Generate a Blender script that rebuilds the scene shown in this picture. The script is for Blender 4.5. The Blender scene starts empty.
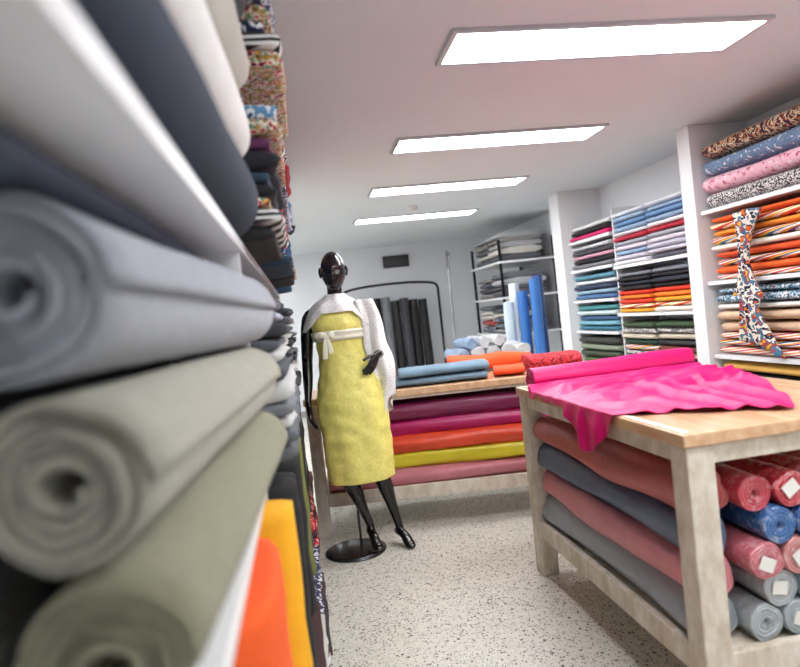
import bpy, math, random
from mathutils import Vector, Matrix, noise
random.seed(7)
S=bpy.context.scene
def srgb(r,g,b):
    def c(x):
        x/=255.0
        return x/12.92 if x<=.04045 else ((x+.055)/1.055)**2.4
    return (c(r),c(g),c(b),1)
# ------------------------------------------------------------ materials
_M={}
def base(name):
    m=bpy.data.materials.new(name); m.use_nodes=True
    nt=m.node_tree; b=nt.nodes['Principled BSDF']
    return m,nt,b
def fabric(rgb,rough=.85,bump=.25,bs=90,var=.10,kind='fabric'):
    key=(kind,rgb,rough,bump)
    if key in _M: return _M[key]
    m,nt,b=base('%s_%d_%d_%d'%((kind,)+tuple(rgb)))
    N=nt.nodes; L=nt.links
    tc=N.new('ShaderNodeTexCoord')
    n=N.new('ShaderNodeTexNoise'); n.inputs['Scale'].default_value=9; n.inputs['Detail'].default_value=4
    L.new(tc.outputs['Object'],n.inputs['Vector'])
    mx=N.new('ShaderNodeMix'); mx.data_type='RGBA'
    c=srgb(*rgb)
    mx.inputs['A'].default_value=tuple(x*(1-var*1.6) for x in c[:3])+(1,)
    mx.inputs['B'].default_value=tuple(min(1,x*(1+var)) for x in c[:3])+(1,)
    L.new(n.outputs['Fac'],mx.inputs['Factor']); L.new(mx.outputs['Result'],b.inputs['Base Color'])
    n2=N.new('ShaderNodeTexNoise'); n2.inputs['Scale'].default_value=bs; n2.inputs['Detail'].default_value=3
    L.new(tc.outputs['Object'],n2.inputs['Vector'])
    bp=N.new('ShaderNodeBump'); bp.inputs['Strength'].default_value=bump; bp.inputs['Distance'].default_value=.006
    L.new(n2.outputs['Fac'],bp.inputs['Height']); L.new(bp.outputs['Normal'],b.inputs['Normal'])
    b.inputs['Roughness'].default_value=rough
    if kind=='wool':
        n2.inputs['Detail'].default_value=8; n2.inputs['Roughness'].default_value=.8
        n.inputs['Scale'].default_value=60; n.inputs['Detail'].default_value=8
        b.inputs['Sheen Weight'].default_value=.35; b.inputs['Sheen Roughness'].default_value=.6
    if kind=='brocade':
        v=N.new('ShaderNodeTexNoise'); v.inputs['Scale'].default_value=34; v.inputs['Detail'].default_value=2; v.inputs['Distortion'].default_value=2.5
        L.new(tc.outputs['Object'],v.inputs['Vector'])
        r=N.new('ShaderNodeValToRGB'); r.color_ramp.elements[0].position=.44; r.color_ramp.elements[1].position=.56
        r.color_ramp.elements[0].color=(c[0]*.90,c[1]*.89,c[2]*.76,1); r.color_ramp.elements[1].color=c
        L.new(v.outputs['Fac'],r.inputs['Fac']); L.new(r.outputs['Color'],b.inputs['Base Color'])
        r2=N.new('ShaderNodeMapRange'); r2.inputs['To Min'].default_value=.62; r2.inputs['To Max'].default_value=.34
        L.new(v.outputs['Fac'],r2.inputs['Value']); L.new(r2.outputs['Result'],b.inputs['Roughness'])
    if kind=='plastic':
        b.inputs['Coat Weight'].default_value=1; b.inputs['Coat Roughness'].default_value=.1
        n2.inputs['Scale'].default_value=26; n2.inputs['Distortion'].default_value=1.2
        L.new(bp.outputs['Normal'],b.inputs['Coat Normal'])
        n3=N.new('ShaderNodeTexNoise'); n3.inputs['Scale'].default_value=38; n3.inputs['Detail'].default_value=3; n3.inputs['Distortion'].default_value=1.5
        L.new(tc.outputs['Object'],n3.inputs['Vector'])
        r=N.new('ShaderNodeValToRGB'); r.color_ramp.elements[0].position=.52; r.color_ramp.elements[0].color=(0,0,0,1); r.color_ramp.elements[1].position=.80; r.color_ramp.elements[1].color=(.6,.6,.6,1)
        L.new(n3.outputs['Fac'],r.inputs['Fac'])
        m2=N.new('ShaderNodeMix'); m2.data_type='RGBA'; L.new(r.outputs['Color'],m2.inputs['Factor']); L.new(mx.outputs['Result'],m2.inputs['A']); m2.inputs['B'].default_value=srgb(235,238,240)  # white noise streaks painted into the colour as highlights on the wrap
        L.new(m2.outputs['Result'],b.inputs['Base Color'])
    _M[key]=m; return m
def plastic(rgb): return fabric(rgb,rough=.35,bump=1.0,kind='plastic')
def pattern(name,cols,kind='floral',scale=30,rough=.8):
    if name in _M: return _M[name]
    m,nt,b=base(name); N=nt.nodes; L=nt.links
    tc=N.new('ShaderNodeTexCoord')
    r=N.new('ShaderNodeValToRGB'); r.color_ramp.interpolation='CONSTANT'
    el=r.color_ramp.elements
    while len(el)<len(cols): el.new(.5)
    for i,c in enumerate(cols):
        el[i].position=i/len(cols); el[i].color=srgb(*c)
    if kind=='floral':
        v=N.new('ShaderNodeTexVoronoi'); v.inputs['Scale'].default_value=scale
        L.new(tc.outputs['Object'],v.inputs['Vector'])
        s=N.new('ShaderNodeSeparateColor'); L.new(v.outputs['Color'],s.inputs['Color']); L.new(s.outputs['Red'],r.inputs['Fac'])
    elif kind=='blotch':
        v=N.new('ShaderNodeTexNoise'); v.inputs['Scale'].default_value=scale; v.inputs['Detail'].default_value=2
        L.new(tc.outputs['Object'],v.inputs['Vector'])
        mr=N.new('ShaderNodeMapRange'); mr.inputs['From Min'].default_value=.3; mr.inputs['From Max'].default_value=.7
        L.new(v.outputs['Fac'],mr.inputs['Value']); L.new(mr.outputs['Result'],r.inputs['Fac'])
    else:
        sp=N.new('ShaderNodeSeparateXYZ'); L.new(tc.outputs['Object'],sp.inputs['Vector'])
        ax={'sx':'X','sy':'Y','sz':'Z'}[kind]
        mu=N.new('ShaderNodeMath'); mu.operation='MULTIPLY'; mu.inputs[1].default_value=scale
        L.new(sp.outputs[ax],mu.inputs[0])
        if kind=='sz':
            fr0=N.new('ShaderNodeMath'); fr0.operation='MULTIPLY'; fr0.inputs[1].default_value=scale*.12
            L.new(sp.outputs['Y'],fr0.inputs[0])
            ad=N.new('ShaderNodeMath'); ad.operation='ADD'; L.new(mu.outputs[0],ad.inputs[0]); L.new(fr0.outputs[0],ad.inputs[1]); mu=ad
        fr=N.new('ShaderNodeMath'); fr.operation='FRACT'; L.new(mu.outputs[0],fr.inputs[0]); L.new(fr.outputs[0],r.inputs['Fac'])
    L.new(r.outputs['Color'],b.inputs['Base Color']); b.inputs['Roughness'].default_value=rough
    _M[name]=m; return m
def simple(name,rgb,rough=.5,metal=0,coat=0,emit=0):
    if name in _M: return _M[name]
    m,nt,b=base(name); N=nt.nodes; L=nt.links
    tc=N.new('ShaderNodeTexCoord'); n=N.new('ShaderNodeTexNoise'); n.inputs['Scale'].default_value=3; n.inputs['Detail'].default_value=5
    L.new(tc.outputs['Object'],n.inputs['Vector'])
    mx=N.new('ShaderNodeMix'); mx.data_type='RGBA'; c=srgb(*rgb)
    mx.inputs['A'].default_value=tuple(x*.94 for x in c[:3])+(1,); mx.inputs['B'].default_value=c
    L.new(n.outputs['Fac'],mx.inputs['Factor']); L.new(mx.outputs['Result'],b.inputs['Base Color'])
    b.inputs['Roughness'].default_value=rough; b.inputs['Metallic'].default_value=metal; b.inputs['Coat Weight'].default_value=coat
    if emit:
        b.inputs['Emission Color'].default_value=(.96,.98,1,1); b.inputs['Emission Strength'].default_value=emit
    _M[name]=m; return m
def wood(name,a,b2,rough=.5,stretch=(1,1,14),detail=6,coat=0,sc=3.0):
    if name in _M: return _M[name]
    m,nt,b=base(name); N=nt.nodes; L=nt.links
    tc=N.new('ShaderNodeTexCoord'); mp=N.new('ShaderNodeMapping')
    mp.inputs['Scale'].default_value=stretch
    L.new(tc.outputs['Object'],mp.inputs['Vector'])
    n=N.new('ShaderNodeTexNoise'); n.inputs['Scale'].default_value=sc; n.inputs['Detail'].default_value=detail; n.inputs['Roughness'].default_value=.65
    L.new(mp.outputs['Vector'],n.inputs['Vector'])
    r=N.new('ShaderNodeValToRGB'); r.color_ramp.elements[0].position=.35; r.color_ramp.elements[1].position=.68
    r.color_ramp.elements[0].color=srgb(*a); r.color_ramp.elements[1].color=srgb(*b2)
    L.new(n.outputs['Fac'],r.inputs['Fac']); L.new(r.outputs['Color'],b.inputs['Base Color'])
    b.inputs['Roughness'].default_value=rough; b.inputs['Coat Weight'].default_value=coat
    bp=N.new('ShaderNodeBump'); bp.inputs['Strength'].default_value=.15; bp.inputs['Distance'].default_value=.004
    L.new(n.outputs['Fac'],bp.inputs['Height']); L.new(bp.outputs['Normal'],b.inputs['Normal'])
    _M[name]=m; return m
def terrazzo():
    m,nt,b=base('terrazzo_floor'); N=nt.nodes; L=nt.links
    tc=N.new('ShaderNodeTexCoord')
    basec=N.new('ShaderNodeTexNoise'); basec.inputs['Scale'].default_value=25; basec.inputs['Detail'].default_value=6
    L.new(tc.outputs['Object'],basec.inputs['Vector'])
    mx=N.new('ShaderNodeMix'); mx.data_type='RGBA'; mx.inputs['A'].default_value=srgb(194,190,178); mx.inputs['B'].default_value=srgb(228,224,213)
    L.new(basec.outputs['Fac'],mx.inputs['Factor']); prev=mx.outputs['Result']
    for sc,th,pick,c in ((70,.26,.50,(58,52,50)),(45,.27,.66,(116,106,98)),(110,.3,.45,(96,88,84)),(30,.2,.8,(48,42,40))):
        v=N.new('ShaderNodeTexVoronoi'); v.inputs['Scale'].default_value=sc; L.new(tc.outputs['Object'],v.inputs['Vector'])
        lt=N.new('ShaderNodeMath'); lt.operation='LESS_THAN'; lt.inputs[1].default_value=th; L.new(v.outputs['Distance'],lt.inputs[0])
        s=N.new('ShaderNodeSeparateColor'); L.new(v.outputs['Color'],s.inputs['Color'])
        gt=N.new('ShaderNodeMath'); gt.operation='GREATER_THAN'; gt.inputs[1].default_value=pick; L.new(s.outputs['Green'],gt.inputs[0])
        mu=N.new('ShaderNodeMath'); mu.operation='MULTIPLY'; L.new(lt.outputs[0],mu.inputs[0]); L.new(gt.outputs[0],mu.inputs[1])
        k=N.new('ShaderNodeMix'); k.data_type='RGBA'; L.new(mu.outputs[0],k.inputs['Factor']); L.new(prev,k.inputs['A']); k.inputs['B'].default_value=srgb(*c)
        prev=k.outputs['Result']
    L.new(prev,b.inputs['Base Color']); b.inputs['Roughness'].default_value=.34
    return m
def lace():
    m,nt,b=base('white_lace'); N=nt.nodes; L=nt.links
    tc=N.new('ShaderNodeTexCoord'); v=N.new('ShaderNodeTexVoronoi'); v.inputs['Scale'].default_value=95
    L.new(tc.outputs['Object'],v.inputs['Vector'])
    r=N.new('ShaderNodeValToRGB'); r.color_ramp.elements[0].position=.12; r.color_ramp.elements[0].color=(.35,.35,.35,1); r.color_ramp.elements[1].position=.3; r.color_ramp.elements[1].color=(1,1,1,1)
    L.new(v.outputs['Distance'],r.inputs['Fac']); L.new(r.outputs['Color'],b.inputs['Alpha'])
    b.inputs['Base Color'].default_value=srgb(244,243,242); b.inputs['Roughness'].default_value=.8
    return m
WHITE=simple('shelf_white_laminate',(236,236,238),.3)
# ------------------------------------------------------------ mesh builder
class MB:
    def __init__(s): s.v=[];s.f=[];s.m=[];s.sm=[];s.mats=[]
    def add(s,vf,mat,smooth=True):
        v,f=vf; o=len(s.v); s.v+= [tuple(x) for x in v]
        if mat not in s.mats: s.mats.append(mat)
        i=s.mats.index(mat)
        for q in f: s.f.append(tuple(o+k for k in q)); s.m.append(i); s.sm.append(smooth)
        return s
    def obj(s,name,parent=None,bevel=0):
        me=bpy.data.meshes.new(name); me.from_pydata(s.v,[],s.f)
        for m in s.mats: me.materials.append(m)
        me.polygons.foreach_set('material_index',s.m); me.polygons.foreach_set('use_smooth',s.sm); me.update()
        o=bpy.data.objects.new(name,me); S.collection.objects.link(o)
        if parent: o.parent=parent
        if bevel:
            b=o.modifiers.new('b','BEVEL'); b.width=bevel; b.segments=2; b.limit_method='ANGLE'
        return o
def empty(name,loc=(0,0,0)):
    e=bpy.data.objects.new(name,None); S.collection.objects.link(e); e.empty_display_size=.1; return e
def box(x0,x1,y0,y1,z0,z1,M=None):
    v=[Vector((x,y,z)) for z in (z0,z1) for y in (y0,y1) for x in (x0,x1)]
    if M is not None: v=[M@p for p in v]
    return v,[(0,2,3,1),(4,5,7,6),(0,1,5,4),(1,3,7,5),(3,2,6,7),(2,0,4,6)]
def frame(t,ref):
    t=t.normalized(); u=ref-t*ref.dot(t)
    if u.length<.05: u=Vector((0,1,0))-t*t.y
    u.normalize(); return t,u,t.cross(u)
def nz(x,y=0,z=0): return noise.noise(Vector((x,y,z)))
def roll(p0,p1,R,n=24,core=.25,wob=.03,segs=7,sag=0,squash=1,seed=None,bore=.03,steps=3):
    p0=Vector(p0);p1=Vector(p1); d=p1-p0; Ln=d.length; t,u,w=frame(d,Vector((1,0,0)) if abs(d.normalized().x)<.8 else Vector((0,1,0)))
    sd=random.uniform(0,50) if seed is None else seed
    cap=[(bore,core*R*.9),(0,core*R)]
    for k in range(steps):
        a=core+(1-core)*(k+.55)/(steps+.3); b=core+(1-core)*(k+.7)/(steps+.3)
        dd=random.uniform(0,.006)
        cap+=[(dd,a*R),(dd+.006,(a+b)/2*R),(dd*.5,b*R)]
    cap+=[(.003,.985*R)]
    prof=[(s,r) for s,r in cap]
    prof+=[(.012+ (Ln-.024)*i/segs,R) for i in range(segs+1)]
    prof+=[(Ln-s,r) for s,r in reversed(cap)]
    v=[];f=[]
    for s,r in prof:
        for i in range(n):
            a=2*math.pi*i/n
            k=1+wob*nz(math.cos(a)*1.3+sd,math.sin(a)*1.3,s*2.2)*(r/R)*2
            q=Vector(p0)+t*s+(u*math.cos(a)+w*math.sin(a))*r*k
            cz=p0.z+t.z*s; q.z=cz+(q.z-cz)*squash
            q.z-=sag*math.sin(math.pi*min(1,max(0,s/Ln)))
            v.append(q)
    m=len(prof)
    for j in range(m-1):
        for i in range(n): f.append((j*n+i,j*n+(i+1)%n,(j+1)*n+(i+1)%n,(j+1)*n+i))
    f.append(tuple(range(n-1,-1,-1))); f.append(tuple((m-1)*n+i for i in range(n)))
    return v,f
def spiral(p0,p1,R,r0=.016,turns=6,thick=.72,segs=14,spt=36,sd=0.,endw=.010):
    p0=Vector(p0);p1=Vector(p1);d=p1-p0;Ln=d.length;t,u,w=frame(d,Vector((1,0,0)))
    pitch=(R-r0)/turns; th=pitch*thick; v=[];f=[]; N=int(turns*spt)+1
    for j in range(segs+1):
        for i in range(N):
            a=2*math.pi*i/spt; r=r0+pitch*a/(2*math.pi)
            e=endw*nz(a*.35+sd,3.1)*(1 if j in(0,segs) else 0)
            s=Ln*j/segs+e*2
            wb=1+.08*nz(math.cos(a)*1.1+sd,math.sin(a)*1.1,Ln*j/segs*2)+.02*nz(math.cos(a)*4,math.sin(a)*4+sd,s*7)
            dirn=u*math.cos(a)+w*math.sin(a)
            for rr in (r*wb+th/2,max(.003,r*wb-th/2)):
                v.append(p0+t*s+dirn*rr)
    def I(j,i,k): return (j*N+i)*2+k
    for j in range(segs):
        for i in range(N-1):
            f.append((I(j,i,0),I(j,i+1,0),I(j+1,i+1,0),I(j+1,i,0)))
            f.append((I(j,i,1),I(j+1,i,1),I(j+1,i+1,1),I(j,i+1,1)))
        f.append((I(j,N-1,0),I(j,N-1,1),I(j+1,N-1,1),I(j+1,N-1,0)))
        f.append((I(j,0,0),I(j+1,0,0),I(j+1,0,1),I(j,0,1)))
    for i in range(N-1):
        f.append((I(0,i,0),I(0,i,1),I(0,i+1,1),I(0,i+1,0)))
        f.append((I(segs,i,0),I(segs,i+1,0),I(segs,i+1,1),I(segs,i,1)))
    return v,f
def slab(c,a,b,t,n=18,segs=7,p=4.0,wob=.12,lump=.06):
    """folded bolt: centre c, half-vectors a(length) b(depth) t(thickness)"""
    c=Vector(c);a=Vector(a);b=Vector(b);t=Vector(t); sd=random.uniform(0,90)
    v=[];f=[]
    ts=[-1,-.985]+[-1+2*(i+.5)/segs for i in range(segs)]+[.985,1]
    for s in ts:
        k=.9 if abs(s)==1 else 1
        for i in range(n):
            g=2*math.pi*i/n; cx=math.cos(g); sx=math.sin(g)
            x=abs(cx)**(2/p*1.0)*(1 if cx>0 else -1); y=abs(sx)**(2/p)*(1 if sx>0 else -1)
            y*=1+wob*nz(s*1.5+sd,x,1)
            x*=1+lump*nz(s*2+sd,y*1.2,7)
            y+=wob*.5*nz(s*1.8+sd,4)
            v.append(c+a*s+b*x*k+t*y*k)
    m=len(ts)
    for j in range(m-1):
        for i in range(n): f.append((j*n+i,(j+1)*n+i,(j+1)*n+(i+1)%n,j*n+(i+1)%n))
    f.append(tuple(range(n))); f.append(tuple((m-1)*n+n-1-i for i in range(n)))
    return v,f
def catmull(P,sub):
    out=[]
    for i in range(len(P)-1):
        p0=P[max(0,i-1)];p1=P[i];p2=P[i+1];p3=P[min(len(P)-1,i+2)]
        for k in range(sub):
            t=k/sub
            out.append(tuple(.5*((2*b)+(-a+c)*t+(2*a-5*b+4*c-d)*t*t+(-a+3*b-3*c+d)*t**3) for a,b,c,d in zip(p0,p1,p2,p3)))
    out.append(tuple(P[-1])); return out
def tube(P,n=16,sub=5,ref=(1,0,0)):
    Q=catmull(P,sub); ref=Vector(ref); v=[];f=[]; m=len(Q)
    C=[Vector(q[:3]) for q in Q]
    for j,q in enumerate(Q):
        t,u,w=frame(C[min(m-1,j+1)]-C[max(0,j-1)],ref)
        for i in range(n):
            a=2*math.pi*i/n; v.append(C[j]+u*math.cos(a)*max(q[3],.001)+w*math.sin(a)*max(q[4],.001))
    for j in range(m-1):
        for i in range(n): f.append((j*n+i,j*n+(i+1)%n,(j+1)*n+(i+1)%n,(j+1)*n+i))
    t0=(C[1]-C[0]).normalized(); t1=(C[-1]-C[-2]).normalized()
    a=len(v); v.append(C[0]-t0*min(Q[0][3],Q[0][4])*.7); v.append(C[-1]+t1*min(Q[-1][3],Q[-1][4])*.7)
    for i in range(n):
        f.append((a,(i+1)%n,i)); f.append((a+1,(m-1)*n+i,(m-1)*n+(i+1)%n))
    return v,f
def cyl(c,r,h,n=32,r2=None):
    c=Vector(c); r2=r if r2 is None else r2; v=[];f=[]
    for z,rr in((0,r),(h,r2)):
        for i in range(n): v.append(c+Vector((rr*math.cos(2*math.pi*i/n),rr*math.sin(2*math.pi*i/n),z)))
    for i in range(n): f.append((i,(i+1)%n,n+(i+1)%n,n+i))
    f.append(tuple(range(n-1,-1,-1))); f.append(tuple(range(n,2*n)))
    return v,f
# ------------------------------------------------------------ room (main aisle + unseen side bay, added to hold extra lamps)
XL,XR,Y0,Y1,ZC,XB=-.62,3.15,-1.6,9.8,2.45,-2.7
MB().add(box(XB-.1,XR+.1,Y0-.1,Y1+.1,-.1,0),terrazzo(),False).obj('floor')
wallm=simple('wall_paint',(238,239,241),.7)
ceilm=simple('ceiling_paint',(222,228,232),.75)
MB().add(box(XB-.1,XR+.1,Y0-.1,Y1+.1,ZC,ZC+.1),ceilm,False).obj('ceiling')
MB().add(box(XL-.1,XL,Y0,4.74,0,ZC),wallm,False).obj('wall_left')
MB().add(box(XB,XL,4.74,4.84,0,ZC),wallm,False).obj('wall_added_bay')  # end wall of the added, unseen side bay
MB().add(box(XB-.1,XB,4.74,Y1,0,ZC),wallm,False).obj('wall_left.001')  # outer wall of the added, unseen side bay
MB().add(box(XR,XR+.1,Y0,Y1,0,ZC),wallm,False).obj('wall_right')
MB().add(box(XB-.1,XR+.1,Y1,Y1+.1,0,ZC),simple('wall_paint_grey',(232,234,238),.7),False).obj('wall_back')
MB().add(box(XL-.1,XR+.1,Y0-.1,Y0,0,ZC),wallm,False).obj('wall_front')
MB().add(box(2.71,XR,3.985,4.125,0,ZC),wallm,False).obj('pillar_right',bevel=.004)
MB().add(box(2.69,XR,6.17,6.4,0,ZC),wallm,False).obj('pillar_right.001',bevel=.004)
bb=simple('baseboard_grey',(150,150,150),.5)
MB().add(box(XB,XR,Y1-.015,Y1,0,.09),bb,False).obj('baseboard_back')
# lights
LEDE=simple('led_diffuser',(255,255,255),.5,emit=25.0); ALU=simple('aluminium_frame',(200,200,205),.3,.6)
for x0,y in ((.69,2.37),(.69,3.80),(.69,5.22),(.69,6.78),(.69,.95),(.69,-.5),(-2.15,5.5),(-2.15,7.0),(-2.15,8.5)):  # side-bay panels are unseen, added to brighten the back of the shop
    e=empty('ceiling_light_panel')
    b=MB(); x1,y1=x0+1.36,y+.33
    for q in ((x0,x1,y,y+.022),(x0,x1,y1-.022,y1),(x0,x0+.022,y+.022,y1-.022),(x1-.022,x1,y+.022,y1-.022)):
        b.add(box(q[0],q[1],q[2],q[3],ZC-.016,ZC-.001),ALU,False)
    b.obj('panel_frame',e)
    MB().add(box(x0+.02,x1-.02,y+.02,y1-.02,ZC-.008,ZC-.002),LEDE,False).obj('diffuser',e)
b=MB().add(cyl((1.22,6.3,ZC-.025),.05,.025),WHITE).add(cyl((1.22,6.3,ZC-.05),.03,.025,r2=.045),WHITE); b.obj('smoke_detector')
dk=simple('dark_plastic',(30,30,32),.3)
b=MB().add(cyl((.0,6.9,ZC-.03),.06,.03),dk).add(tube([(0,6.9,ZC-.03,.05,.05),(0,6.9,ZC-.06,.045,.045),(0,6.9,ZC-.085,.02,.02)]),dk); b.obj('dome_security_camera')
# ------------------------------------------------------------ left shelving
b=MB()
for z in (.08,.42,1.02,1.615): b.add(box(-.60,-.125,-.9,4.72,z-.014,z+.016),WHITE,False)
b.add(box(-.60,-.125,1.70,4.72,2.05,2.078),WHITE,False)
for y in (-.93,1.675,3.19,4.70): b.add(box(-.60,-.135,y,y+.02,0,2.42),WHITE,False)
b.add(box(-.615,-.60,-.93,4.72,0,2.42),WHITE,False)
b.obj('fabric_shelving_unit',bevel=.002)
def hero(name,p0,p1,R,rgb,turns=6,sd=0,r0=.018):
    MB().add(spiral(p0,p1,R,turns=turns,sd=sd,r0=r0),fabric(rgb,.95,.9,120,.22,kind='wool')).obj(name)
hero('fabric_roll',(-.245,.60,1.455),(-.145,1.655,1.45),.086,(178,183,194),6,1)
hero('fabric_roll',(-.225,.60,1.277),(-.150,1.655,1.277),.081,(184,181,162),5,4)
hero('fabric_roll',(-.20,.58,1.117),(-.145,1.655,1.117),.077,(150,147,112),5,9)
hero('fabric_roll',(-.40,.62,1.117),(-.36,1.655,1.117),.077,(100,100,92),5,11)
hero('fabric_roll',(-.42,.62,1.277),(-.36,1.655,1.277),.08,(80,84,90),5,12)
hero('fabric_roll',(-.47,.62,1.455),(-.36,1.655,1.455),.083,(58,64,76),5,13)
s=MB(); s.add(slab((-.38,.75,1.572),(0,.85,0),(.175,0,0),(0,0,.022),p=3),fabric((74,82,98)))
s.obj('folded_slate_fabric')
up=MB()
for x,z,R,c in ((-.185,1.722,.088,(30,42,60)),(-.18,1.897,.084,(226,224,222)),(-.165,2.065,.082,(186,184,174)),(-.15,2.225,.076,(60,64,68)),
                (-.40,1.722,.088,(120,125,135)),(-.40,1.9,.086,(50,50,55)),(-.39,2.07,.083,(140,60,60))):
    up.add(roll((x-.03,-.25,z),(x+.03,1.655,z),R,n=32,wob=.06,squash=1,segs=12),fabric(c))
up.obj('fabric_roll_pile')
PAL={
'grey':[(200,200,198),(90,94,100),(60,62,66),(140,142,146),(40,42,46),(70,74,80),(120,124,130)],
'dark':[(28,28,32),(36,40,52),(60,30,34),(44,48,44),(200,198,190),(24,24,26)],
'mix':[(170,40,50),(28,30,40),(225,222,214),(40,90,140),(190,150,60),(90,40,80),(24,24,26),(24,24,30),(40,60,80)],
}
PATS=[pattern('black_white_stripe',[(20,20,20),(230,230,230)],'sz',60),
      pattern('multicolour_floral',[(25,30,50),(190,40,60),(230,220,200),(40,110,90),(220,150,50),(30,30,30)],'blotch',50),
      pattern('navy_dot',[(24,34,70),(24,34,70),(24,34,70),(220,220,225)],'floral',90),
      pattern('red_floral',[(60,20,30),(170,30,40),(200,40,50),(230,215,205)],'blotch',44),
      pattern('blue_white_blotch',[(40,70,130),(225,228,232),(90,140,180)],'blotch',40)]
def stack(bld,y0,y1,z0,z1,xf,depth,side,choices,tmin=.03,tmax=.055,jit=.02,pat=.25,order=None):
    z=z0;i=0
    while True:
        th=random.uniform(tmin,tmax)
        if order is not None:
            if i>=len(order): break
            th=(z1-z0)/len(order)*random.uniform(.90,1.0)
        if z+th>z1: break
        x_f=xf+random.uniform(-jit,jit); dd=depth-random.uniform(0,.04)
        cx=x_f-side*dd/2
        ya=y0+random.uniform(0,.03); yb=y1-random.uniform(0,.03)
        if order is not None: mt=order[i]
        else: mt=random.choice(PATS) if random.random()<pat else fabric(random.choice(choices))
        if isinstance(mt,tuple): mt=fabric(mt)
        bld.add(slab((cx,(ya+yb)/2,z+th/2),(0,(yb-ya)/2,0),(side*dd/2,0,0),(0,0,th*.5),p=3.2,wob=.2),mt)
        z+=th*.985;i+=1
for (ya,yb) in ((1.71,2.42),(2.45,3.17),(3.23,3.95),(3.98,4.68)):
    s=MB()
    stack(s,ya,yb,1.037,1.52,-.05,.5,1,PAL['grey'],jit=.02,pat=.05)
    s.obj('folded_fabric_stack')
    s=MB(); stack(s,ya,yb,1.632,2.02,-.012,.5,1,PAL['mix'],jit=.03,pat=.5); s.obj('folded_fabric_stack')
    s=MB(); stack(s,ya,yb,2.079,2.42,.0,.5,1,PAL['mix'],jit=.035,pat=.6); s.obj('folded_fabric_stack')
    s=MB(); stack(s,ya,yb,.097,.38,-.045,.5,1,PAL['dark'],jit=.02,pat=.4); s.obj('folded_fabric_stack')
s=MB(); stack(s,.6,1.65,.097,.38,-.07,.5,1,PAL['dark'],jit=.02,pat=.3); s.obj('folded_fabric_stack')
# upright bolts on the lower shelf
s=MB()
seq=[((60,60,64),.12,-.17),((30,32,40),.10,-.17),((238,92,28),.50,-.088),((244,178,30),.165,-.066),((24,24,27),.2,-.06),((30,30,34),.16,-.07),((24,24,27),.2,-.055),((44,46,52),.17,-.06),((120,124,60),.09,-.05),((26,26,30),.2,-.06),((70,70,80),.14,-.06),((30,36,60),.2,-.06),((24,24,26),.2,-.055),((160,160,150),.14,-.06),((40,40,44),.2,-.06),((90,30,40),.15,-.06),((28,30,36),.2,-.06)]
y=.75
for c,th,xf in seq:
    if y<1.675<y+th or y<3.19<y+th:
        y=(1.70 if y<1.7 else 3.215)
    h=random.uniform(.50,.54)
    s.add(slab((xf-.2,y+th/2,.438+h/2),(0,0,h/2),(.2,0,0),(0,th/2,0),p=3,segs=9,wob=.1),fabric(c)); y+=th
    if y>4.5: break
s.obj('upright_fabric_bolt_row')
# ------------------------------------------------------------ right shelving (near)
b=MB()
for z in (.42,.88,1.375,1.85): b.add(box(2.74,XR-.02,2.2,3.975,z-.014,z+.012),WHITE,False)
b.add(box(XR-.02,XR-.001,2.2,3.975,0,2.3),WHITE,False); b.add(box(2.76,XR-.02,2.18,2.2,0,2.3),WHITE,False)
b.obj('fabric_shelving_unit')
P=pattern
multi=P('ethnic_print',[(30,40,70),(120,40,44),(190,120,60),(225,215,190),(60,80,70),(150,40,40),(24,24,30)],'blotch',30)
bluef=P('blue_floral',[(110,138,172),(124,148,178),(96,126,160),(116,142,172),(225,225,225)],'blotch',34)
pinkf=P('pink_floral',[(200,90,120),(232,176,194),(240,196,208),(235,182,200),(245,225,230)],'blotch',30)
houn=P('houndstooth',[(50,50,56),(220,216,214)],'floral',130)
st1=P('orange_white_stripe',[(240,110,30),(250,245,235),(244,190,50),(240,240,235),(200,40,50)],'sz',26)
st2=P('rainbow_stripe',[(230,70,40),(250,240,230),(110,60,120),(244,150,40),(250,245,240),(60,110,160),(236,196,60)],'sz',20)
st3=P('red_white_stripe',[(210,50,50),(245,238,232),(240,140,60),(245,240,235)],'sz',30)
cow=P('black_cyan_print',[(24,26,34),(235,235,235),(60,140,180),(30,30,40),(235,235,238)],'blotch',36)
or1=(240,100,34); or2=(246,150,50)
def roundpile(name,y0,y1,z0,xs,ts,mats):
    s=MB(); z=z0
    for th,mt in zip(ts,mats):
        if isinstance(mt,tuple): mt=fabric(mt)
        xf=xs+random.uniform(-.015,.015)
        ya=y0; yb=y1-random.uniform(0,.03)
        s.add(slab((xf+.17,(ya+yb)/2,z+th/2),(0,(yb-ya)/2,0),(.17,0,0),(0,0,th/2),p=2.6,wob=.2,segs=10),mt); z+=th*.985
    return s.obj(name)
roundpile('folded_fabric_stack',2.25,3.95,1.862,2.76,[.11,.11,.115,.11],[houn,pinkf,bluef,multi])
roundpile('folded_fabric_stack',2.25,3.93,1.387,2.76,[.04,.05,.05,.05,.05,.05,.045,.05,.04],[st3,or1,st2,(236,90,40),(245,240,232),st2,or2,st1,or1])
roundpile('folded_fabric_stack',2.25,3.95,.892,2.76,[.06,.045,.045,.075,.075,.045,.06,.05],[st3,st2,st3,(214,180,150),(222,190,160),(240,236,230),cow,cow])
roundpile('folded_fabric_stack',2.25,3.95,.432,2.76,[.07]*6,[(200,60,60),(60,80,120),(220,220,215),(90,60,90),(40,40,44),(230,180,90)])
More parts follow.
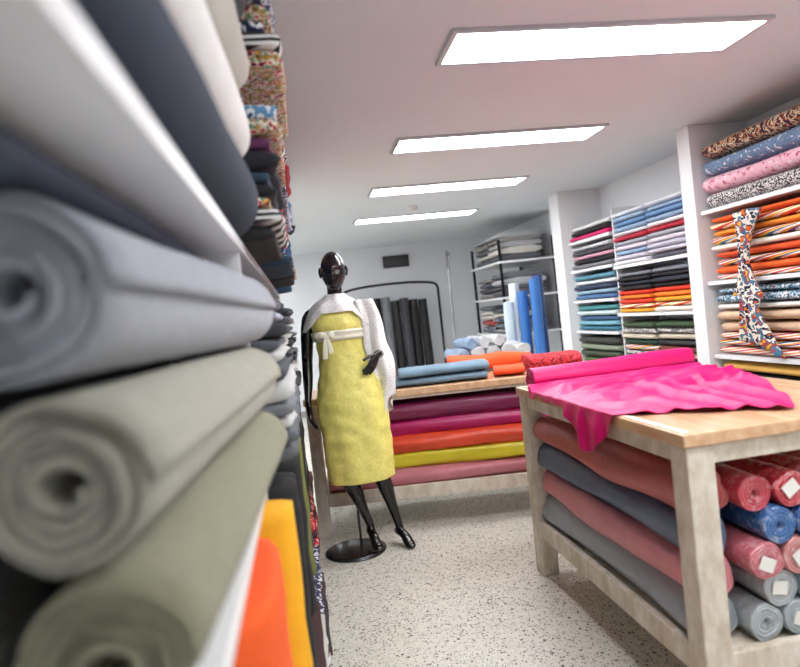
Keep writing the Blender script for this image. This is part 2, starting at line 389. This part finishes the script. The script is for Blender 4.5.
# hanging printed scarf
s=MB(); v=[];f=[]; nx,nv=18,30
for j in range(nv+1):
    t=j/nv
    wd=.14-.10*math.sin(math.pi*min(1,t*1.6)) if t<.62 else .055+.30*(t-.62)
    for i in range(nx+1):
        u=i/nx-.5
        x=2.728-.018*math.sin(u*22+t*3)-.03*math.sin(t*math.pi)-.016
        v.append(Vector((x,3.50+u*2*wd+.03*math.sin(t*4),1.80-t*.84+.10*u*(1 if t>.6 else 0)-.03*abs(u))))
for j in range(nv):
    for i in range(nx): a=j*(nx+1)+i; f.append((a,a+1,a+nx+2,a+nx+1))
s.add((v,f),P('scarf_print',[(236,110,40),(30,40,70),(245,235,220),(70,120,150),(180,60,70),(240,190,70)],'blotch',16))
o=s.obj('hanging_scarf'); m=o.modifiers.new('s','SOLIDIFY'); m.thickness=.003
# ------------------------------------------------------------ right shelving (far)
b=MB()
for (ya,yb,zs) in ((4.15,5.26,(.36,.77,1.18,1.59,2.10)),(5.28,6.14,(.36,.70,1.02,1.32,1.62,1.90,2.1))):
    for z in zs[:-1]: b.add(box(2.74,XR-.02,ya,yb,z-.012,z+.014),WHITE,False)
    b.add(box(2.78,XR-.02,ya-.018,ya,0,2.12),WHITE,False)
b.add(box(2.78,XR-.02,6.14,6.158,0,2.12),WHITE,False)
b.add(box(XR-.02,XR-.001,4.15,6.15,0,2.12),WHITE,False)
b.obj('fabric_shelving_unit')
far1=[(.784,1.14,[(40,70,60),st2,(120,60,50),(50,50,52),(200,190,170),houn,(60,80,50)]),
      (1.194,1.56,[(246,236,220),st1,(244,170,40),(246,130,36),(236,60,36),(24,24,28),(40,46,60),(28,28,32),(120,124,134)]),
      (1.604,2.09,[(90,90,100),(206,200,214),(198,196,210),(225,214,226),(170,170,182),(190,40,60),(235,235,238),(150,175,205),(110,150,195),(160,185,212),(225,230,238)]),
      (.374,.75,[(60,60,60),(150,40,40),(40,60,90),(200,200,200),(90,90,80)])]
for z0,z1,o in far1:
    for (ya,yb) in ((4.16,4.70),(4.71,5.25)):
        s=MB(); oo=list(o)
        if ya>4.5: oo=[c if random.random()<.7 else random.choice(o) for c in o]
        stack(s,ya,yb,z0,z1,2.755,.34,-1,None,order=oo,jit=.014); s.obj('folded_fabric_stack')
far2=[(.715,.99,[(90,110,70),(70,80,60),(140,150,130),(60,60,56)]),
      (1.035,1.29,[(60,120,140),(120,175,190),(80,115,155),(200,215,220),(70,140,145)]),
      (1.335,1.59,[(80,115,160),(150,178,196),(50,62,90),(230,232,236),(90,145,165)]),
      (1.635,1.87,[(120,120,126),(34,34,38),(215,160,180),(70,70,76),(200,200,204)]),
      (1.915,2.07,[(214,40,110),(30,30,34),(228,228,228)])]
for z0,z1,o in far2:
    s=MB(); stack(s,5.30,6.12,z0,z1,2.755,.34,-1,None,order=o,jit=.018); s.obj('folded_fabric_stack')
# ------------------------------------------------------------ cutting table (right)
WW=wood('whitewashed_wood',(196,180,156),(236,229,218),.6,(2,2,1),8,sc=7)
TOP=wood('varnished_tabletop',(204,158,118),(230,194,156),.26,(8,1,8),6,coat=.3)
def table(name,M,L,D,H,leg=.09,top=.04,shelf=.27,apron=.07):
    e=empty(name)
    MB().add(box(0,L,0,D,H-top,H,M),TOP,False).obj('table_top',e,.005)
    g=MB()
    for x in (0.01,L-leg-.01):
        for y in (0.01,D-leg-.01): g.add(box(x,x+leg,y,y+leg,0,H-top,M),WW,False)
    g.obj('legs',e,.006)
    a=MB()
    for (z0,z1) in ((H-top-apron,H-top-.001),(shelf-.07,shelf+.015)):
        a.add(box(leg+.01,L-leg-.01,.02,.05,z0,z1,M),WW,False); a.add(box(leg+.01,L-leg-.01,D-.05,D-.02,z0,z1,M),WW,False)
        a.add(box(.02,.05,leg+.01,D-leg-.01,z0,z1,M),WW,False); a.add(box(L-.05,L-.02,leg+.01,D-leg-.01,z0,z1,M),WW,False)
    a.obj('rails',e,.004)
    MB().add(box(.05,L-.05,.05,D-.05,shelf-.02,shelf,M),WW,False).obj('shelf_board',e)
    return e
table('cutting_table',Matrix.Translation((1.05,1.70,0)),.88,1.47,.96,apron=.06)
s=MB().add(box(1.062,1.086,1.73,2.12,.9605,.9620),P('measuring_tape_print',[(245,245,240),(245,245,240),(30,30,30),(245,245,240),(245,245,240),(230,190,60)],'sy',24),False); s.obj('measuring_tape')
s=MB(); paper=simple('paper_label',(240,238,232),.7)
for r,rgb in enumerate([(160,168,176),(220,140,148),(96,112,138),(196,100,98)]):
    z=.272+.075+r*.131
    s.add(roll((1.17,1.81,z),(1.165,3.06,z),.074,n=36,wob=.17,core=.3,segs=22,sag=.008,steps=4),fabric(rgb,.5,.9,22))
rows=[[(176,184,188),(166,176,182),(190,196,198),(160,172,180),(176,184,188)],
      [(186,192,196),(150,176,196),(190,196,198),(172,182,188)],
      [(210,110,122),(214,140,136),(204,96,110),(214,130,136),(200,90,100)],
      [(44,104,170),(56,96,160),(50,110,176),(64,100,156)],
      [(206,62,78),(204,50,66),(206,66,78),(196,56,66),(206,70,86)]]
for r,cols in enumerate(rows):
    z=.272+.057+r*.101
    for c,rgb in enumerate(cols):
        x=1.308+c*.1145+(.057 if r%2 else 0)
        ys=1.735+random.uniform(0,.03)
        s.add(roll((x,ys,z),(x,3.08,z),.0565,n=28,wob=.07,core=.3,segs=10,steps=3),plastic(rgb))
        if random.random()<.7:
            th=random.uniform(-.6,.6); cx=x+random.uniform(-.01,.01); cz=z+random.uniform(-.01,.01)
            w,h=.025,.021; v=[]
            for yy in (ys-.004,ys-.002):
                for a,b_ in((-w,-h),(w,-h),(w,h),(-w,h)): v.append(Vector((cx+a*math.cos(th)-b_*math.sin(th),yy,cz+a*math.sin(th)+b_*math.cos(th))))
            s.add((v,[(0,1,2,3),(7,6,5,4),(0,4,5,1),(1,5,6,2),(2,6,7,3),(3,7,4,0)]),paper,False)
s.obj('wrapped_fabric_roll_pile')
# magenta roll and cloth on table
MAG=fabric((220,8,110),.42,.1,60,.06)
MB().add(roll((1.065,2.985,1.014),(1.945,3.03,1.014),.05,n=28,wob=.12,core=.2,segs=16),MAG).obj('magenta_fabric_roll')
MB().add(roll((1.25,3.10,1.0),(1.9,3.13,1.0),.037,n=24,wob=.12,core=.2,segs=12),MAG).obj('magenta_fabric_roll')
def rid(n,k=2.6): return max(0.,1-math.sqrt((n*k)**2+.012)+.11)
v=[];f=[];nu,nv=180,140
for j in range(nv+1):
    q=j/nv
    XRt=1.94-.25*q-.18*q**3
    oh=.02+.155*math.exp(-((q-.78)/.2)**2)+.03*nz(q*9,1)
    yl=2.925-.79*q; yr=2.94-1.13*q
    for i in range(nu+1):
        u=i/nu
        a=-oh+u*(XRt-1.05+oh)
        pleat=rid(nz(u*1.5+.4,q*8.5+u*2.2,2.3),3.0)*math.exp(-((q-.30)/.30)**2)      # long folds parallel to the roll
        fan=rid(nz(u*5.2-q*2.4,q*1.1+.7,6.1),3.0)*min(1,max(0,(q-.25)/.35))             # folds fanning to the front hem
        ridge=.044*pleat+.026*fan+.012*max(0,nz(u*9,q*9,4))
        ridge*=min(1,q*8+.2)*(1-.35*max(0,q-.7)/.3)
        y=yl+(yr-yl)*u+.016*nz(u*7,q*4,3)+.010*math.sin(u*19)*q
        if a<0:
            x=1.05-.010-.022*(.5+.5*math.sin(y*46+2*nz(y*8)))*min(1,-a*14)-.004; z=.968+a
        else:
            x=1.05+a; z=.966+ridge*min(1,a*10+.08)
            if a<.02: x=1.05+a-.012*(1-a/.02)
        if q<.05: z+=(.05-q)/.05*.03
        v.append(Vector((x,y,z)))
for j in range(nv):
    for i in range(nu): k=j*(nu+1)+i; f.append((k,k+1,k+nu+2,k+nu+1))
o=MB().add((v,f),MAG).obj('magenta_draped_cloth'); m=o.modifiers.new('s','SOLIDIFY'); m.thickness=.002; m.offset=1
# ------------------------------------------------------------ second table
psi=math.radians(8.66)
Rv=Vector((math.cos(psi),-math.sin(psi),0)); Fv=Vector((math.sin(psi),math.cos(psi),0))
org=Fv*4.10+Rv*(-.67)
M2=Matrix.Translation(org)@Matrix.Rotation(-psi,4,'Z')
table('display_table',M2,1.87,.8,.915,leg=.075,top=.045,shelf=.27,apron=.02)
s=MB(); r5=.056
cols5=[(206,128,140),(214,200,40),(230,76,44),(186,24,104),(120,22,72)]
for r,c in enumerate(cols5):
    for d in range(5):
        z=.272+r5+r*.108; yy=.13+d*.118+(.02 if r%2 else 0)+(-.035 if d==0 else 0)
        cc=c if d==0 else tuple(int(k*.8+20) for k in c)
        mt=fabric(cc,.38,.7,30)
        s.add(roll(M2@Vector((.10,yy,z)),M2@Vector((1.77,yy,z)),r5,n=24,wob=.16,segs=26),mt)
s.obj('fabric_roll_pile')
def T2(x,y,z): return M2@Vector((x,y,z))
a2=M2.to_3x3()
s=MB(); s.add(slab(T2(.90,.22,.915+.030),a2@Vector((.31,0,0)),a2@Vector((.0,.17,0)),(0,0,.026),p=3),fabric((104,128,146)))
s.add(slab(T2(.93,.23,.915+.085),a2@Vector((.30,.015,0)),a2@Vector((0,.17,0)),(0,0,.029),p=3),fabric((108,134,152)))
s.obj('folded_blue_fabric')
s=MB(); s.add(slab(T2(1.30,.62,.915+.062),a2@Vector((.30,-.03,0)),a2@Vector((.0,.13,0)),(0,0,.054),p=2.6,wob=.4),fabric((240,86,30)))
s.add(slab(T2(1.37,.20,.915+.034),a2@Vector((.10,-.02,0)),a2@Vector((.02,.14,0)),(0,0,.028),p=2.6,wob=.4),fabric((240,80,34)))
s.obj('folded_orange_fabric')
chk=P('red_check',[(190,24,40),(120,10,24),(216,60,70)],'floral',90)
s=MB(); s.add(slab(T2(1.67,.26,.915+.06),a2@Vector((.17,0,0)),a2@Vector((0,.18,0)),(0,0,.050),p=2.8,wob=.3),chk); s.obj('folded_red_fabric')
# ------------------------------------------------------------ mannequin
man=empty('dressed_mannequin')
BLK=simple('glossy_black_fibreglass',(14,14,15),.2,coat=.4)
Yb=3.86
b=MB()
torso=[(.262,Yb+.02,.86,.15,.105),(.258,Yb+.02,.95,.165,.11),(.245,Yb+.02,1.05,.135,.095),(.232,Yb+.02,1.15,.112,.085),(.222,Yb+.015,1.27,.128,.095),(.215,Yb+.01,1.36,.145,.105),(.215,Yb+.02,1.45,.135,.075),(.217,Yb+.02,1.50,.07,.055),(.22,Yb+.01,1.54,.047,.047),(.222,Yb,1.62,.046,.05)]
b.add(tube(torso,n=28),BLK)
b.add(tube([(.13,Yb+.02,1.455,.04,.04),(.065,Yb+.035,1.44,.047,.046),(.035,Yb+.05,1.36,.041,.042),(.015,Yb+.07,1.20,.035,.036),(.012,Yb+.065,1.17,.033,.034),(.004,Yb+.04,1.06,.031,.031),(-.008,Yb+.0,.95,.021,.024),(-.01,Yb-.01,.92,.02,.024)],n=18),BLK)
b.add(tube([(.30,Yb+.02,1.455,.04,.04),(.368,Yb+.03,1.44,.047,.046),(.40,Yb+.05,1.36,.041,.042),(.445,Yb+.09,1.22,.035,.036),(.458,Yb+.09,1.18,.034,.034),(.46,Yb+.03,1.165,.031,.031),(.435,Yb-.08,1.18,.024,.022),(.425,Yb-.10,1.185,.022,.019)],n=18,ref=(0,0,1)),BLK)
def leg(h,k,a,toe):
    P=[(h[0],h[1],h[2],.088,.09),((h[0]*.55+k[0]*.45),h[1]*.5+k[1]*.5-.01,(h[2]+k[2])/2+.03,.072,.076),(k[0],k[1],k[2]+.03,.05,.052),(k[0],k[1]+.003,k[2]-.04,.046,.048),
       (k[0]*.68+a[0]*.32,k[1]*.6+a[1]*.4+.022,k[2]*.68+a[2]*.32,.050,.054),(k[0]*.3+a[0]*.7,k[1]*.3+a[1]*.7+.008,k[2]*.3+a[2]*.7,.033,.036),(a[0],a[1],a[2],.025,.029),(a[0]+.003,a[1]-.01,a[2]-.03,.026,.030)]
    b.add(tube(P,n=20),BLK)
    d=Vector(toe)-Vector(a)
    hl=Vector(a)-Vector((d.x,d.y,0)).normalized()*.035
    F=[(hl.x,hl.y,a[2]-.048,.020,.020),(a[0],a[1],a[2]-.045,.027,.028),(a[0]+d.x*.4,a[1]+d.y*.4,(a[2])*.42+toe[2]*.5+.008,.029,.023),(a[0]+d.x*.72,a[1]+d.y*.72,toe[2]+.015,.034,.017),(a[0]+d.x*.92,a[1]+d.y*.92,toe[2]+.006,.028,.012),(toe[0],toe[1],toe[2]+.003,.014,.009)]
    b.add(tube(F,n=18),BLK)
leg((.185,Yb+.02,.90),(.165,Yb-.03,.50),(.275,Yb+.0,.155),(.305,Yb-.15,.034))
leg((.33,Yb+.02,.90),(.365,Yb-.02,.50),(.450,Yb+.0,.125),(.510,Yb-.13,.010))
o=b.obj('body',man)
m=o.modifiers.new('r','REMESH'); m.mode='VOXEL'; m.voxel_size=.007; m.use_smooth_shade=True
m=o.modifiers.new('sm','SMOOTH'); m.iterations=6; m.factor=.5
def hand(w,d,side,s=1.,curl=.35):
    w=Vector(w);d=Vector(d).normalized();side=Vector(side);side=(side-d*side.dot(d)).normalized();nrm=d.cross(side)
    h=MB(); pe=w+d*.085*s
    h.add(tube([tuple(w)+(.023*s,.018*s),tuple(w+d*.03*s)+(.032*s,.016*s),tuple(w+d*.065*s)+(.038*s,.014*s),tuple(pe)+(.036*s,.011*s)],n=14,ref=side),BLK)
    for k,ln in enumerate((.068,.078,.072,.056)):
        o=pe+side*(.027-.018*k)*s-d*.008*s; P=[tuple(o)+(.0085*s,.0085*s)]; ang=0;p=o.copy()
        for q in (.45,.32,.23):
            ang+=curl; dd=(d*math.cos(ang)+nrm*math.sin(ang)+side*.05*(1.5-k)); p=p+dd*ln*q*s; P.append(tuple(p)+(.0078*s,.0078*s))
        h.add(tube(P,n=10,sub=3,ref=side),BLK)
    o=w+d*.025*s+side*.022*s; P=[tuple(o)+(.011*s,.011*s)]
    for q in ((.8,.03),(.55,.028),(.35,.022)):
        o=o+(side*q[0]+d*(1.1-q[0]*.6)+nrm*.25).normalized()*q[1]*s; P.append(tuple(o)+(.009*s,.009*s))
    h.add(tube(P,n=10,sub=3,ref=nrm),BLK)
    return h
hand((-.01,Yb-.01,.925),(.05,-.05,-1),(.25,-1,0),1,-.18).obj('hand_right',man)
hand((.427,Yb-.098,1.185),(-.45,-.22,-.75),(0,-.3,1),1,.22).obj('hand_left',man)
def head(c,rot):
    v=[];f=[];nu,nv=56,44
    for j in range(nv+1):
        ph=math.pi*j/nv
        for i in range(nu):
            th=2*math.pi*i/nu
            x=math.sin(ph)*math.sin(th); y=math.sin(ph)*math.cos(th); z=math.cos(ph)
            X=x*.076;Yy=y*.097;Z=z*.125
            if z<0:
                k=1-.42*(-z)**1.6; X*=k; Yy*= (1-.28*(-z)**2) if y>0 else (1-.45*(-z))
            if y>0:
                g=lambda cx,cz,sx,sz: math.exp(-((X-cx)/sx)**2-((Z-cz)/sz)**2)
                Yy+= .020*g(0,-.028,.011,.016)+.012*g(0,-.008,.008,.022)
                Yy-= .011*(g(.03,.004,.017,.012)+g(-.03,.004,.017,.012))
                Yy+= .004*(g(.03,.002,.010,.006)+g(-.03,.002,.010,.006))
                Yy+= .006*g(0,.024,.05,.009)
                Yy+= .009*g(0,-.060,.018,.006)+.009*g(0,-.073,.015,.006)-.004*g(0,-.0665,.02,.003)
                Yy+= .010*g(0,-.104,.02,.014)-.004*g(0,-.086,.02,.006)
                Yy+= .004*(g(.042,-.03,.02,.02)+g(-.042,-.03,.02,.02))
            else:
                Yy*=1.06
            v.append((X,Yy,Z))
    for j in range(nv):
        for i in range(nu): f.append((j*nu+i,(j+1)*nu+i,(j+1)*nu+(i+1)%nu,j*nu+(i+1)%nu))
    h=MB(); M=Matrix.Translation(c)@Matrix.Rotation(rot,4,'Z')@Matrix.Rotation(math.pi,4,'Z')
    h.add(([M@Vector(p) for p in v],f),BLK)
    for sx in (-1,1):
        tv,tf=tube([(sx*.074,-.004,.018,.006,.010),(sx*.081,-.012,.022,.007,.016),(sx*.083,-.012,.0,.006,.016),(sx*.078,-.004,-.024,.005,.009)],n=12)
        h.add(([M@Vector(p) for p in tv],tf),BLK)
    return h
head(Vector((.224,Yb-.015,1.69)),math.radians(-8)).obj('head',man)
rings=[(1.49,.212,.02,.140,.092),(1.45,.212,.015,.152,.108),(1.38,.214,.008,.160,.122),(1.33,.217,.01,.150,.114),(1.29,.220,.012,.144,.106),(1.2,.228,.018,.146,.108),(1.12,.236,.02,.160,.118),(1.02,.246,.02,.188,.135),(.92,.25,.015,.208,.148),(.82,.25,.01,.211,.152),(.72,.252,.005,.210,.152),(.60,.254,.0,.206,.148),(.50,.255,-.005,.200,.142),(.435,.256,-.005,.196,.138)]
def ringmesh(rings,n=96,sub=8,fold=1,seed=0):
    Q=catmull(rings,sub); v=[];f=[]
    for j,(z,cx,cy,rx,ry) in enumerate(Q):
        for i in range(n):
            a=2*math.pi*i/n
            low=max(0,min(1,(1.25-z)/.8))
            k=1+fold*(.034*low*math.sin(a*7+z*3+seed)+.04*nz(math.cos(a)*2+seed,math.sin(a)*2,z*5)+.045*nz(math.cos(a)*3,math.sin(a)*3+z*4,z*18))
            v.append(Vector((cx+rx*k*math.cos(a),Yb+cy+ry*k*math.sin(a),z)))
    for j in range(len(Q)-1):
        for i in range(n): f.append((j*n+i,(j+1)*n+i,(j+1)*n+(i+1)%n,j*n+(i+1)%n))
    return v,f
DM=fabric((252,242,140),.5,.3,45,.12,kind='brocade')
o=MB().add(ringmesh(rings),DM).obj('dress',man); m=o.modifiers.new('s','SOLIDIFY'); m.thickness=.004
belt=[(1.345,.217,.010,.158,.121),(1.335,.217,.01,.166,.130),(1.315,.217,.01,.160,.123),(1.298,.2185,.011,.163,.125),(1.285,.220,.012,.152,.114)]
SA=fabric((246,243,222),.6,.3)
bl=MB().add(ringmesh(belt,fold=.6),SA)
kx,ky,kz=.135,Yb-.112,1.315
bl.add(slab((kx,ky,kz),(.016,0,0),(0,.014,0),(0,0,.020),p=2.4),SA)
for sx in (-1,1):
    bl.add(tube([(kx,ky,kz,.006,.008),(kx+sx*.025,ky-.010,kz+.010,.008,.018),(kx+sx*.050,ky-.006+.01,kz+.004,.006,.020),(kx+sx*.058,ky+.008,kz-.004,.004,.010)],ref=(0,1,0)),SA)
bl.add(tube([(kx-.006,ky-.004,kz-.01,.008,.004),(kx-.012,ky-.014,kz-.06,.013,.003),(kx-.018,ky-.012,kz-.13,.015,.003)]),SA)
bl.add(tube([(kx+.006,ky-.004,kz-.01,.008,.004),(kx+.014,ky-.014,kz-.05,.013,.003),(kx+.020,ky-.014,kz-.10,.015,.003)]),SA)
o=bl.obj('sash',man)
LC=lace()
sh=[(1.56,.22,.008,.062,.062),(1.54,.218,.012,.085,.075),(1.52,.216,.015,.125,.092),(1.495,.214,.018,.178,.115),(1.47,.214,.02,.205,.13),(1.45,.214,.02,.210,.136)]
v,f=ringmesh(sh,fold=1.6,seed=2)
v=[Vector((p.x,p.y,p.z-(.10*min(1,max(0,abs(p.x-.214)-.09)/.1)*max(0,(1.53-p.z)/.08)))) for p in v]
o=MB().add((v,f),LC).obj('shawl_collar',man); m=o.modifiers.new('s','SOLIDIFY'); m.thickness=.003
v=[];f=[];na,nb=44,44
for j in range(nb+1):
    t=j/nb; z=1.51-.66*t
    for i in range(na+1):
        q=i/na; a=-math.pi*.70+q*math.pi*1.22
        rx=.070+.022*t; ry=.10-.005*t; cx=.366+.058*t+.03*math.sin(t*3)+.008*math.sin(t*11); cy=.05+.03*t
        k=1+.20*math.sin(q*23+t*3+1.5*nz(q*3,t*3))+.15*nz(q*5,t*4,3)
        v.append(Vector((cx+rx*k*math.cos(a),Yb+cy+ry*k*math.sin(a)*1.1,z-.06*math.sin(q*9+.5)*t)))
for j in range(nb):
    for i in range(na): k=j*(na+1)+i; f.append((k,k+1,k+na+2,k+na+1))
o=MB().add((v,f),LC).obj('shawl_fall',man); m=o.modifiers.new('s','SOLIDIFY'); m.thickness=.003
BASE=simple('brushed_steel_base',(90,90,94),.25,.9)
b=MB().add(cyl((.175,Yb,0),.185,.010,64),BASE).add(cyl((.175,Yb,.010),.182,.008,64,.165),BASE)
b.add(tube([(.215,Yb+.06,.015,.008,.008),(.215,Yb+.06,.2,.008,.008),(.222,Yb+.045,.34,.008,.008)]),BASE)
b.obj('stand_base',man)
# ------------------------------------------------------------ back of shop
s=MB(); x=.72
bc=[(20,20,22),(150,150,154),(34,34,38),(24,24,26),(120,122,128),(28,28,30),(60,60,66),(22,22,24)]
for i in range(9):
    c=bc[i%len(bc)]; r=.066; h=random.uniform(1.56,1.68)
    s.add(roll((x,9.3+.05*(i%2),.0),(x,9.42,h),r,n=20,wob=.05),fabric(c,.6)); x+=.138
s.obj('standing_fabric_roll_row')
blk=simple('black_metal',(22,22,24),.35,.5); CH=simple('chrome',(200,200,205),.2,1)
g=MB()
for xx in (.62,2.0):
    g.add(tube([(xx,9.05,0.0,.018,.018),(xx,9.05,1.72,.018,.018)]),blk)
arch=[(.62+.69*(1-math.cos(math.pi*k/10)),9.05,1.72+.12*math.sin(math.pi*k/10)**.6,.018,.018) for k in range(11)]
g.add(tube(arch,ref=(0,1,0)),blk); g.obj('black_arched_rail')
g=MB().add(tube([(2.08,8.7,0,.016,.016),(2.10,8.7,2.2,.016,.016)]),CH).add(tube([(2.10,8.7,2.1,.01,.01),(2.10,8.6,2.16,.01,.01),(2.10,8.55,2.10,.01,.01)]),CH).add(cyl((2.08,8.7,0),.14,.015),CH); g.obj('chrome_display_stand')
g=MB().add(box(1.35,1.75,9.76,9.795,2.12,2.30),blk,False); g.add(box(1.37,1.73,9.755,9.762,2.14,2.28),simple('sign_face',(40,40,44),.3),False); g.obj('wall_sign',bevel=.005)
r=MB()
for xx in (2.42,3.10):
    for yy in (7.4,8.6): r.add(box(xx,xx+.03,yy,yy+.03,0,2.15),blk,False)
for z in (.5,1.0,1.45,1.88): r.add(box(2.40,3.14,7.38,8.65,z-.012,z+.012),WHITE,False)
r.obj('storage_rack')
gp=[(180,180,184),(150,146,142),(210,206,196),(110,112,118),(90,90,96)]
for z0,z1 in ((1.893,2.30),(1.463,1.80),(1.013,1.38)):
    s=MB(); stack(s,7.45,8.0,z0,z1,2.46,.55,-1,gp,pat=.1,tmin=.05,tmax=.09); stack(s,8.03,8.58,z0,z1,2.46,.55,-1,gp,pat=.1,tmin=.05,tmax=.09); s.obj('folded_fabric_stack')
s=MB()
for i,(x,y,c,h) in enumerate(((2.42,6.75,(50,110,185),1.5),(2.52,6.62,(60,120,195),1.62),(2.38,6.9,(225,232,240),1.6),(2.62,6.78,(40,76,140),1.66),(2.28,6.85,(200,214,226),1.4))):
    s.add(roll((x,y,0),(x+.03,y+.06,h),.058,n=20,wob=.08,segs=12),fabric(c,.35,.6,30))
s.obj('standing_fabric_roll_group')
g=MB().add(box(1.2,2.2,5.7,6.3,.82,.86),TOP,False)
for xx in (1.22,2.12):
    for yy in (5.72,6.22): g.add(box(xx,xx+.06,yy,yy+.06,0,.82),WW,False)
g.add(box(1.22,2.18,5.72,6.28,.25,.28),WW,False)
g.obj('side_table',bevel=.004)
s=MB()
for i,(x,z,c,r_) in enumerate(((1.44,.942,(150,175,205),.066),(1.585,.944,(214,218,222),.068),(1.735,.944,(196,202,208),.068),(1.885,.944,(216,218,220),.068),(2.03,.942,(222,222,224),.066),(1.66,1.055,(216,218,222),.05),(1.53,1.05,(140,170,205),.05),(1.80,1.055,(222,222,222),.05))):
    s.add(roll((x,5.74,z),(x,6.26,z),r_,n=24,wob=.2,core=.1),plastic(c))
s.obj('plastic_wrapped_fabric_pile')
# ------------------------------------------------------------ world, camera
w=bpy.data.worlds.new('World'); S.world=w; w.use_nodes=True
w.node_tree.nodes['Background'].inputs[0].default_value=(.8,.85,.9,1); w.node_tree.nodes['Background'].inputs[1].default_value=.3
S.view_settings.view_transform='Standard'
cd=bpy.data.cameras.new('Camera'); cam=bpy.data.objects.new('Camera',cd); S.collection.objects.link(cam); S.camera=cam
cd.sensor_width=36; cd.lens=36*640/800; cd.clip_start=.02
th=math.radians(1.75); r=math.radians(6.3)
F=Vector((math.sin(psi)*math.cos(th),math.cos(psi)*math.cos(th),-math.sin(th))); Rr=Vector((math.cos(psi),-math.sin(psi),0)); U=Rr.cross(F)
cx=Rr*math.cos(r)-U*math.sin(r); cy=Rr*math.sin(r)+U*math.cos(r); cz=-F
cam.matrix_world=Matrix(((cx.x,cy.x,cz.x,0),(cx.y,cy.y,cz.y,0),(cx.z,cy.z,cz.z,1.4),(0,0,0,1)))
cd.dof.use_dof=True; cd.dof.focus_distance=3.5; cd.dof.aperture_fstop=1.9
